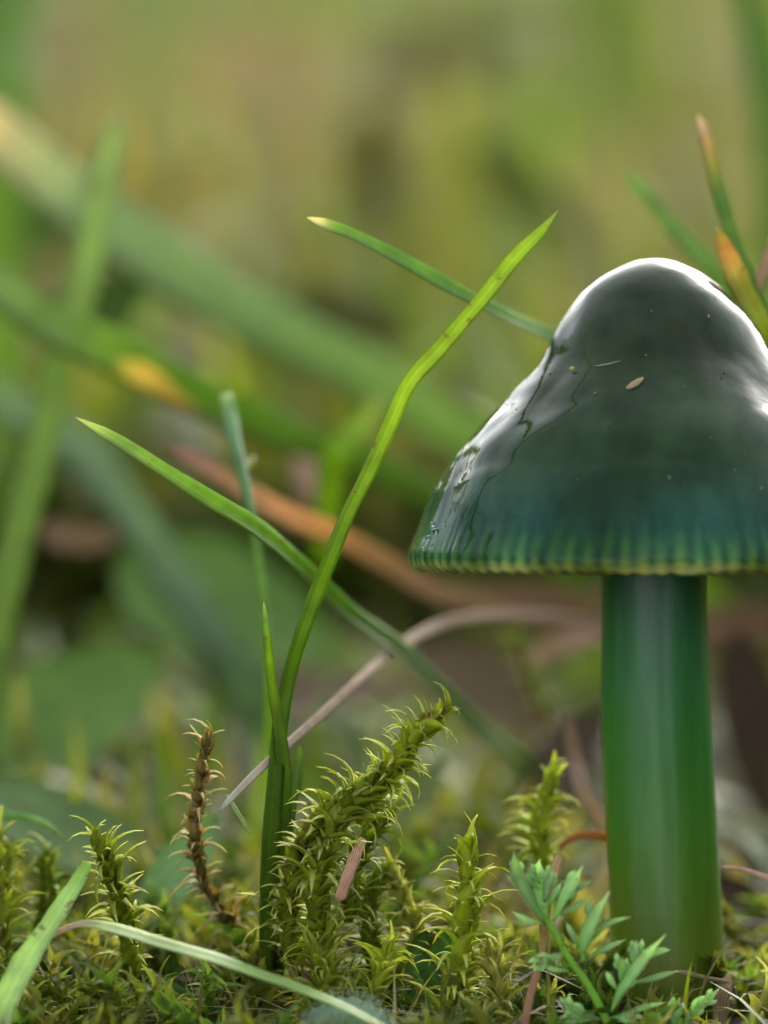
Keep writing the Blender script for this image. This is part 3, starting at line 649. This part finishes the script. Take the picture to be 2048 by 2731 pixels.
oval_leaf(1180, 2640, .35, 330, 230, R(80), (.10,.21,.06), 'soft light green leaf under the drooping moss shoot')
oval_leaf(860, 1840, 4.5, 560, 110, R(-4), (.18,.13,.09), 'blurred purplish brown leaf flat behind the dry stalk', name='dead_leaf', cat='dead leaf', mat=M_DRY)
oval_leaf(1300, 1840, 4.2, 420, 210, R(30), (.12,.085,.045), 'blurred pinkish brown dead leaf left of the stem', name='dead_leaf', cat='dead leaf', mat=M_DRY)

for (x, y, d, l, wd_, a, c, lab) in [
    (1230, 620, 16, 420, 210, 80, (.26,.30,.05), 'very blurred yellow-green leaf, the upright one above the crossing blades'),
    (1440, 330, 22, 560, 260, -10, (.20,.27,.05), 'very blurred yellow-green leaf lying across the upper right background'),
    (700, 170, 26, 520, 240, 8, (.30,.28,.11), 'very blurred straw coloured leaf in the upper middle background'),
    (120, 140, 24, 520, 260, -20, (.25,.25,.10), 'very blurred tan leaf in the upper left background'),
    (1380, 640, 13, 300, 160, 30, (.20,.26,.05), 'blurred olive leaf directly left of the top of the cap'),
    (850, 730, 14, 360, 170, 60, (.22,.24,.05), 'blurred olive yellow leaf below the cream blade tip'),
    (1650, 110, 26, 560, 300, 70, (.17,.24,.04), 'very blurred green leaf at the top right of the background'),
    (450, 520, 16, 380, 150, -35, (.22,.22,.04), 'blurred ochre green leaf above the broad blue-green blade'),
    (1400, 510, 15, 420, 150, 40, (.085,.12,.012), 'blurred dark green leaf above and left of the cap top'),
    (1000, 470, 17, 420, 150, 85, (.10,.11,.02), 'blurred dark olive leaf left of the tallest blade tip'),
    (950, 850, 12, 420, 160, 20, (.07,.085,.012), 'blurred dark olive leaf under the cream tipped blade'),
    (250, 830, 8, 330, 200, -30, (.05,.10,.008), 'blurred deep green leaf between the two broad slanting blades at left'),
    (1180, 150, 22, 480, 190, -15, (.13,.13,.05), 'very blurred brown leaf in the top centre right'),
    (60, 560, 15, 330, 260, 30, (.05,.13,.008), 'blurred deep green leaf under the pinkish blade end at the left')]:
    oval_leaf(x, y, d-4, l*.95, wd_*.9, R(a), tuple(np.array(c)*np.array([.95,.85,1.1])), lab)

# bottom hairy round leaf
def hairy_leaf():
    cx, cy, d = 925, 2828, -.5; n = 60; rx, ry = 150, 170
    base = P(cx, cy+60, d+.3); root = empty('hairy_leaf', base); tag(root, 'round blue-green hairy leaf tip rising at the bottom edge', 'leaf')
    mb = MB(); V = []; C = []; U = []; rings = 14; fs = []
    for lay in (0, 1):
        for i in range(rings+1):
            r = i/rings
            for j in range(n):
                a = 2*math.pi*j/n; rr = r*(1+.03*math.sin(a*23)*(r > .9))
                V.append(P(cx+rr*rx*math.cos(a), cy-rr*ry*math.sin(a), d - .12*(1-r*r) + lay*.015 + .2*rr*math.sin(a))); C.append((.24,.36,.24)); U.append((r, a/6.28))
        o = lay*(rings+1)*n
        for i in range(rings):
            for j in range(n):
                q = (o+i*n+j, o+i*n+(j+1) % n, o+(i+1)*n+(j+1) % n, o+(i+1)*n+j); fs.append(q[::-1] if lay else q)
    o = (rings+1)*n
    for j in range(n): fs.append((rings*n+j, rings*n+(j+1) % n, o+rings*n+(j+1) % n, o+rings*n+j))
    mb.add(V, fs, C, U); link('leaf_blade', mb.mesh('leaf_blade', M_BROAD, origin=base), root)
    mb = MB()
    for i in range(420):
        a = random.uniform(.1, math.pi-.1) if i < 260 else random.uniform(0, 6.28); r = random.uniform(.5, 1.02) if i < 200 else 1.0
        p = P(cx+r*rx*math.cos(a), cy-r*ry*math.sin(a), d - .12*(1-r*r) + .2*r*math.sin(a))
        q = p + RIGHT*math.cos(a)*.02*random.uniform(.2,1.3) + UP*.03*random.uniform(.5,1.4)*math.sin(a) - FWD*.025*random.uniform(0,1)
        tube(mb, np.linspace(p, q, 3), [.0016,.0012,.0004], np.tile([(.5,.58,.45)], (3,1)), 4)
    tag(link('leaf_hair', mb.mesh('leaf_hair', M_DRY, origin=base), root), kind='stuff')
hairy_leaf()

# ------------------------------------------------------------------ yarrow leaf
def Q(x, y): return (1250 + x/2.079, 2050 + y/2.079)
def yarrow(name, rachis, leaflets, label, d=-.3):
    base = P(*rachis[0], d); root = empty(name, base); tag(root, label, 'leaf')
    mb = MB(); m = 24; sp = spline([P(x, y, d) for x, y in rachis], m)
    ribbon(mb, sp, np.linspace(W(26), W(14), m), np.tile([(.20,.38,.04)], (m,1)), -FWD+UP*.8, .25, .3)
    link('rachis', mb.mesh('rachis', M_BLADE, origin=base), root)
    for strokes in leaflets:
        mb = MB(); strokes = list(strokes)
        for st in list(strokes):
            if st[1] < 40 or len(st[0]) < 3: continue
            ax_ = spline([(a, b, 0) for a, b in st[0]], 21)
            for t_, sg_ in ((.38, 1), (.5, -1), (.62, 1), (.74, -1)):
                i_ = int(t_*20); q0 = ax_[i_]; dv = ax_[i_+1]-ax_[i_-1]; dv = dv/np.hypot(dv[0], dv[1])
                nv = np.array([-dv[1], dv[0], 0])*sg_; ln_ = random.uniform(60, 95)*(1.25-t_*.6)
                strokes.append(([(q0[0], q0[1]), tuple((q0+dv*ln_*.45+nv*ln_*.35)[:2]), tuple((q0+dv*ln_+nv*ln_*.45)[:2])], 26))
        for st in strokes:
            pts = st[0]; wd = st[1]; dd = st[2] if len(st) > 2 else 0; k = 12
            pp = [P(*Q(*q), d + dd*i/len(pts)) for i, q in enumerate(pts)]
            sp = spline(pp, k); t = np.linspace(0, 1, k)
            wv = 1.2*W(wd/2.079)*np.clip(.30 + .85*np.sin(np.pi*np.clip(t*.85+.02, 0, 1))**2.0, .1, 1.2)*np.clip((1-t)*5, .08, 1)
            c = lerp_stops([(0,(.18,.34,.07)),(.5,(.28,.44,.19)),(1,(.42,.54,.26))], t)*random.uniform(.85,1.15)
            ribbon(mb, sp, wv, c, -FWD+RIGHT*random.uniform(-.5,.3)+UP*1.0, .35, .12)
        link('leaflet', mb.mesh('leaflet', M_BLADE, origin=base), root)
    return root
yarrow('yarrow_leaf', [(1640,2790),(1615,2718),(1567,2627),(1519,2560),(1476,2483),(1446,2440)], [
    [([(430,870),(340,720),(270,570),(250,455)], 56, -.1), ([(330,710),(270,650),(215,600)], 26), ([(370,790),(330,640),(345,560)], 30), ([(420,860),(330,850),(235,790)], 30, .1)],
    [([(430,860),(410,740),(380,600),(395,500)], 70, .05), ([(420,740),(440,640),(470,560)], 40), ([(440,770),(480,690),(515,630)], 30), ([(395,640),(355,590),(350,530)], 30)],
    [([(470,850),(520,740),(575,650),(635,535)], 60, -.05), ([(550,690),(620,660),(680,620)], 32), ([(500,810),(590,770),(685,710)], 34), ([(560,670),(560,610),(590,560)], 28)],
    [([(640,1080),(640,980),(690,850),(785,675)], 66, -.1), ([(700,860),(665,790),(690,730)], 34), ([(670,960),(760,870),(900,820)], 30, -.1), ([(620,1010),(570,920),(540,850)], 30), ([(655,1050),(760,1000),(875,945)], 30, .1)],
    [([(790,1350),(850,1230),(950,1090),(1095,915)], 60, -.1), ([(930,1120),(920,1040),(930,950)], 44), ([(980,1060),(1050,1020),(1120,1005)], 34), ([(850,1230),(845,1130),(850,1040)], 44, -.1), ([(830,1240),(790,1180),(760,1120)], 28), ([(880,1190),(1010,1170),(1170,1120)], 30, .1)],
    [([(520,1040),(470,1050),(400,1080),(330,1110)], 44, .1), ([(560,1120),(480,1120),(420,1100)], 30)],
    [([(760,1390),(900,1350),(1000,1320),(1100,1295)], 30, .1), ([(780,1400),(860,1390),(940,1410)], 40)],
    [([(740,1390),(650,1370),(560,1320),(560,1240)], 50, .1), ([(700,1390),(600,1400),(500,1400)], 40)]],
    'feathery blue-green leaf with forked lobes in front of the stem base')
yarrow('yarrow_leaf', [(1800,2830),(1806,2780),(1810,2740),(1815,2715)], [
    [([(1150,1460),(1140,1400),(1150,1340),(1170,1270)], 44), ([(1150,1420),(1120,1370),(1105,1330)], 26)],
    [([(1180,1460),(1230,1370),(1320,1290),(1390,1220)], 50, .1), ([(1240,1360),(1250,1310),(1290,1260)], 26)],
    [([(1020,1480),(1010,1420),(1020,1370)], 36)]],
    'second feathery leaf, only its lobe tips showing right at the bottom edge', d=-.2)
blade('dry_stalk', [(1497,2262,-.05),(1480,2320,-.1),(1455,2420,-.15),(1450,2500,-.2),(1440,2570,-.25),(1415,2650,-.3),(1395,2760,-.3),(1390,2850,-.3)], [16,30,26,20,22,26,26], [(0,(.30,.30,.08)),(.12,(.46,.32,.16)),(.4,(.3,.2,.05)),(.6,(.36,.2,.11)),(1,(.42,.22,.14))], 'reddish brown stalk passing behind the feathery leaf', cat='dead grass', mat=M_DRY, thick=.5, n=40)
blade('dry_stalk', [(1955,2600,.3),(1930,2640,.2),(1920,2700,.2),(1915,2800,.2)], [30,44,44,40], [(0,(.2,.15,.07)),(1,(.34,.2,.13))], 'brown dead stalk bent over at the right bottom', cat='dead grass', mat=M_DRY, thick=.4, n=24, blunt=.5)
blade('dry_stalk', [(1740,2600,.0),(1810,2592,.05),(1880,2608,.1),(1950,2625,.25),(1960,2660,.3)], [8,12,12,14], [(0,(.3,.28,.14)),(1,(.3,.22,.12))], 'thin straw arching over the stem foot', cat='dead grass', mat=M_DRY, thick=.5, n=24)

# ------------------------------------------------------------------ moss shoots one can point to
moss_shoot([(880,2600,.1),(850,2450,.1),(850,2330,.05),(880,2230,0),(930,2140,0),(985,2090,0)], 72, .20, .19, 'moss shoot left of the centre, its arched upper half bowed to the left')
moss_shoot([(960,2200,.05),(1000,2120,.05),(1050,2050,0),(1090,1985,0),(1150,1925,0)], 64, .17, .17, 'spiky yellow-green moss shoot tip reaching highest, slanting up to the right', tone=1)
moss_shoot([(1200,2760,.0),(1215,2650,0),(1235,2530,0),(1245,2410,0),(1250,2300,0)], 54, .24, .17, 'upright moss shoot with long drooping pale leaves right of the centre', tone=1)
moss_shoot([(1460,2330,.6),(1440,2250,.6),(1445,2180,.6),(1465,2100,.6)], 44, .16, .14, 'slightly blurred yellow-green moss tip left of the stem foot', tone=1)
moss_shoot([(1480,1960,2.4),(1430,1860,2.4),(1395,1770,2.3),(1375,1690,2.3)], 20, .10, .12, 'thin dark blurred moss shoot left of the stem under the cap', tone=2)
moss_shoot([(350,2620,.2),(345,2520,.15),(325,2430,.1),(300,2350,.05),(270,2260,0)], 62, .18, .16, 'moss shoot topping the pale blade at the lower left', tone=0)
moss_shoot([(640,2470,.5),(585,2420,.4),(540,2340,.3),(522,2230,.2),(530,2110,.15),(548,1990,.1)], 60, .13, .13, 'slender brown moss shoot standing left of the tall plant', brown=True, spread=-.12, rad=.011)
moss_shoot([(1010,2620,.35),(990,2520,.3),(985,2440,.3),(1000,2360,.3)], 46, .16, .14, 'shorter moss shoot between the arched and the drooping one', tone=2)
moss_shoot([(820,2760,-.1),(850,2690,-.1),(870,2620,-.1),(850,2560,-.1)], 50, .18, .15, 'low moss shoot just above the round hairy leaf', tone=0)
moss_shoot([(80,2600,.6),(110,2480,.6),(130,2380,.6),(120,2300,.6)], 40, .16, .14, 'blurred moss shoot at the left, behind the pale blade', tone=2)
moss_shoot([(-10,2560,.3),(10,2440,.3),(10,2330,.35),(0,2250,.4)], 40, .17, .14, 'moss shoot cut by the left edge', tone=0)
moss_shoot([(1330,2790,-.1),(1340,2690,-.1),(1330,2600,-.05),(1310,2540,0)], 44, .17, .13, 'pale moss shoot beside the reddish stalk at the bottom', tone=3)
moss_shoot([(380,2800,-.2),(330,2740,-.2),(300,2670,-.2),(250,2640,-.2)], 44, .16, .13, 'dark moss shoot low between the bent blade and the left corner', tone=2)
moss_shoot([(150,2800,-.1),(180,2720,-.1),(160,2660,-.1),(120,2630,-.1)], 40, .15, .12, 'moss shoot at the very bottom left beside the pale blade', tone=2)
moss_shoot([(1090,2560,.3),(1110,2480,.3),(1080,2400,.3),(1050,2330,.3)], 36, .14, .12, 'faint moss shoot with white tinted leaves behind the drooping one', tone=3)

moss_shoot([(800,2600,.25),(775,2480,.2),(775,2370,.15),(800,2270,.1),(850,2190,.05),(905,2150,.05)], 60, .19, .17, 'curled moss shoot forming the left shoulder of the central clump', tone=0)
moss_shoot([(930,2460,.2),(935,2360,.2),(960,2270,.2),(1010,2200,.25)], 44, .17, .15, 'shadowed moss shoot inside the central clump behind the short stalk', tone=2)
moss_shoot([(960,2790,-.05),(985,2700,-.05),(1010,2620,-.05),(1030,2550,0)], 44, .18, .14, 'low moss shoot right of the round hairy leaf', tone=1)
moss_shoot([(560,2740,.5),(600,2650,.4),(650,2570,.4),(690,2500,.4)], 40, .16, .13, 'dim moss shoot at the foot of the tall grass plant', tone=2)
for (x, y, d, l, wd_, a, c, lab) in [  # the leaf shapes right of the stem are added for dark, shaded soil
    (2020,1960,3.6,560,170,78,(.065,.042,.026),'dark brown leaf shape added for the shaded soil right of the stem'),
    (1960,2420,1.6,300,150,15,(.06,.036,.02),'brown blurred leaf shape added to darken the soil at the right edge beside the stem foot'),
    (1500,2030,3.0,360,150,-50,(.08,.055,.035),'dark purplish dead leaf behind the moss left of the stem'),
    ]:
    oval_leaf(x, y, d, l, wd_, R(a), c, lab, name='dead_leaf', cat='dead leaf', mat=M_DRY)

# carpet of moss under and between them
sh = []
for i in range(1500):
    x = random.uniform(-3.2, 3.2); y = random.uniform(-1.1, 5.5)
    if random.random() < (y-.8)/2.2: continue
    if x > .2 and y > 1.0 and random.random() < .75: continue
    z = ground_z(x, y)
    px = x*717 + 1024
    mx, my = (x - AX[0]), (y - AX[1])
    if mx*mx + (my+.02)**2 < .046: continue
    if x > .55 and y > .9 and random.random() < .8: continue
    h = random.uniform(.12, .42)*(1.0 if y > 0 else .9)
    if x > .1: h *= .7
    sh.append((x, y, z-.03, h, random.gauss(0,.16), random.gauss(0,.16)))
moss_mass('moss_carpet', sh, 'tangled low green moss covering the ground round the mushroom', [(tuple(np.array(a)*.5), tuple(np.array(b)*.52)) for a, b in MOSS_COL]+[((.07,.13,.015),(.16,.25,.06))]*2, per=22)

# beads of slime low on the left flank and grit caught in the slime
def ball(mb, c, rad, colr, sq=.8):
    V = []; fs = []; a, b = 10, 6
    for i in range(1, b):
        p = math.pi*i/b
        for j in range(a): q = 2*math.pi*j/a; V.append((c[0]+rad*math.sin(p)*math.cos(q), c[1]+rad*math.sin(p)*math.sin(q), c[2]+rad*sq*math.cos(p)))
    V += [(c[0], c[1], c[2]+rad*sq), (c[0], c[1], c[2]-rad*sq)]; t, u = len(V)-2, len(V)-1
    for i in range(b-2):
        for j in range(a): fs.append((i*a+j, (i+1)*a+j, (i+1)*a+(j+1) % a, i*a+(j+1) % a))
    for j in range(a): fs.append((t, j, (j+1) % a)); fs.append((u, (b-2)*a+(j+1) % a, (b-2)*a+j))
    mb.add(V, fs, np.tile([colr], (len(V),1)), np.zeros((len(V),2)))
def cap_local(px, py, out=0.0):
    lx = (px-1752)*PX; lz = (1515-py)*PX; rr = np.interp(lz, prof[:, 1], prof[:, 0])
    return np.array([lx, -math.sqrt(max(rr*rr-lx*lx, 0)) - out, lz])
M_WET, ntw = newmat('clear_slime')
pw = N(ntw, 'BsdfPrincipled', Roughness=.03); pw.inputs['Base Color'].default_value = (.8,.9,.85,1); pw.inputs['Transmission Weight'].default_value = 1; pw.inputs['IOR'].default_value = 1.5
ntw.links.new(pw.outputs[0], N(ntw, 'OutputMaterial').inputs[0])
for (x, y, rr_) in [(1152,1398,.012),(1160,1416,.015),(1142,1434,.012),(1150,1452,.008),(1180,1402,.007),(1128,1462,.008)]:
    mb = MB(); ball(mb, cap_local(x, y, .002), rr_, (1,1,1)); link('slime_droplet', mb.mesh('slime_droplet', M_WET), cap)
mb = MB()
for i in range(46):
    y = random.uniform(760, 1440); rr = np.interp((1515-y)*PX, prof[:, 1], prof[:, 0])/PX; x = 1752 + rr*random.uniform(-.93, .93)
    ball(mb, cap_local(x, y, -.0005), random.uniform(.0018, .0045), random.choice([(.03,.025,.015),(.25,.2,.1),(.12,.1,.04)]), random.uniform(.5, 1.6))
tag(link('grit', mb.mesh('grit', M_DRY), cap), kind='stuff')

# flecks on the cap
def on_cap(px, py, out=.01):
    lx = ((px-1752)/717.0)*1.0; lz = (1515-py)*PX
    r = np.interp(lz, prof[:, 1], prof[:, 0]); yy = -math.sqrt(max(r*r-lx*lx, 0))
    n = norm(np.array([lx, yy, 0])); q = np.array([lx, yy, lz]) + n*out
    return AX + RX*q[0] + RY*q[1] + RZ*q[2]
def fleck(a, b, wpx, colr, label):
    mb = MB(); pts = spline([on_cap(*a), on_cap((a[0]+b[0])/2, (a[1]+b[1])/2+2), on_cap(*b)], 9)
    ribbon(mb, pts, W(wpx)*np.sin(np.linspace(.35, 2.8, 9)), np.tile([colr], (9,1)), None, .1, .35)
    tag(link('plant_fleck', mb.mesh('plant_fleck', M_DRY, origin=pts[0]), None, pts[0]), label, 'fleck')
fleck((1650,1046), (1695,1018), 18, (.42,.34,.20), 'straw coloured fleck stuck to the middle of the cap')
fleck((1508,990), (1522,988), 14, (.36,.38,.12), 'tiny greenish crumb stuck on the upper left of the cap')
fleck((1572,985), (1640,972), 5, (.3,.3,.18), 'hair thin pale fibre lying on the cap above the straw fleck')
